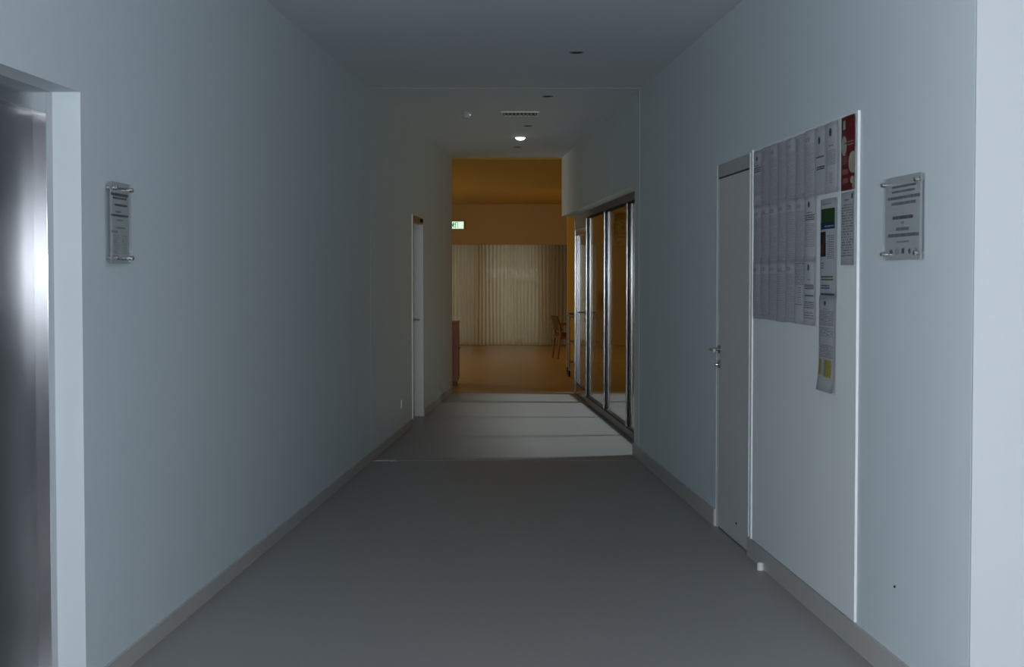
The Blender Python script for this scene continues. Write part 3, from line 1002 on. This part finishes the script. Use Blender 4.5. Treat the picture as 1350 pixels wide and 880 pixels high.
# service trolley beside the glazed door
tr = thing('trolley', (1.08, 23.6, 0), 'brown metal serving trolley on castors behind the glazed door', 'trolley')
hw, hl = .235, .34
for sx in (-1, 1):
    for sy in (-1, 1):
        lg = B().tube([(sx * hw, sy * hl, .105), (sx * hw, sy * hl, .915)], .013, 12).obj('leg', 'trolley_metal', tr, smooth=True)
        cs = B().lathe([(.048, -.014), (.052, -.008), (.052, .008), (.048, .014)], (sx * hw, sy * hl - .012, .052), 'x', 20).obj('castor', 'black_rubber', tr, smooth=True)
        B().box(sx * hw - .020, sy * hl - .03, .05, sx * hw - .0165, sy * hl + .015, .108).box(sx * hw + .0165, sy * hl - .03, .05, sx * hw + .020, sy * hl + .015, .108)\
           .box(sx * hw - .020, sy * hl - .03, .1, sx * hw + .020, sy * hl + .015, .112).obj('fork', 'aluminium', cs)
for z, nm in ((.86, 'top_shelf'), (.50, 'middle_shelf'), (.19, 'lower_shelf')):
    B().box(-hw, -hl, z - .012, hw, hl, z + .012).obj(nm, 'trolley_metal', tr, bevel=.004)
z = .918
B().tube([(-hw, -hl, z), (hw, -hl, z)], .012).tube([(-hw, hl, z), (hw, hl, z)], .012).tube([(-hw, -hl, z), (-hw, hl, z)], .012)\
   .tube([(hw, -hl, z), (hw, hl, z)], .012).obj('guard_rail', 'trolley_metal', tr, smooth=True)
bt = thing('bottle', (.955, 23.42, .203), 'grey plastic bottle standing on the trolley lower shelf', 'bottle')
B().lathe([(.036, 0), (.040, .01), (.040, .15), (.030, .19), (.014, .21), (.014, .235)], n=20).obj('body', 'bottle_plastic', bt, smooth=True)
B().lathe([(.017, .232), (.017, .26), (.014, .264)], n=16).obj('cap', 'black_rubber', bt, smooth=True)

# fire extinguisher and hanging plant, seen mirrored in the glazing
fe = thing('fire_extinguisher', (-1.84, 33.48, .74), 'red fire extinguisher hung on the far ochre wall, mirrored in glazing', 'extinguisher')
B().lathe([(.06, 0), (.068, .012), (.068, .30), (.055, .345), (.025, .37), (.022, .385)], n=24).obj('body', 'extinguisher_red', fe, smooth=True)
v = B().lathe([(.020, .384), (.020, .41), (.012, .42)], n=14).obj('valve', 'chrome', fe)
B().box(-.008, -.085, .412, .008, .02, .420).box(-.008, -.085, .432, .008, .02, .440).box(-.008, 0, .42, .008, .02, .432).obj('lever', 'black_rubber', v)
B().tube([(.018, 0, .40), (.07, -.01, .39), (.092, -.01, .32), (.088, -.01, .10)], .011, 10).obj('hose', 'black_rubber', fe, smooth=True)
B().box(-.03, .066, .15, .03, .118, .28).obj('bracket', 'dark_aluminium', fe)

pl = thing('hanging_plant', (-2.05, 32.6, 2.65), 'trailing green plant in a hanging pot near the bulkhead, mirrored in glazing', 'plant')
B().lathe([(.07, 0), (.10, .02), (.125, .14), (.13, .15), (.115, .15), (.11, .135)], n=22).obj('pot', 'pot_clay', pl, smooth=True)
B().tube([(-.12, 0, .14), (0, 0, .315), (.12, 0, .14)], .003, 6).tube([(0, 0, .31), (0, 0, .33)], .006, 6).obj('hanger', 'dark_aluminium', pl)
b = B()
for k in range(16):
    a = random.uniform(0, 2 * math.pi)
    ln = random.uniform(.25, .72)
    for j in range(9):
        t = j / 8
        r = .10 + .06 * math.sin(t * 2.2)
        cx, cy, cz = r * math.cos(a), r * math.sin(a), .15 + .06 * math.sin(t * 4) * (1 - t) - ln * t ** 1.3
        d = a + random.uniform(-1.2, 1.2)
        s = random.uniform(.035, .06)
        tip = Vector((cx + math.cos(d) * s * 1.6, cy + math.sin(d) * s * 1.6, cz - s))
        q = [Vector((cx, cy, cz)), Vector((cx + math.cos(d + .6) * s, cy + math.sin(d + .6) * s, cz - s * .2)), tip,
             Vector((cx + math.cos(d - .6) * s, cy + math.sin(d - .6) * s, cz - s * .2))]
        b.bm.faces.new([b.bm.verts.new(p) for p in q])
fo = b.obj('foliage', 'plant_green', pl)
fo['kind'] = 'stuff'
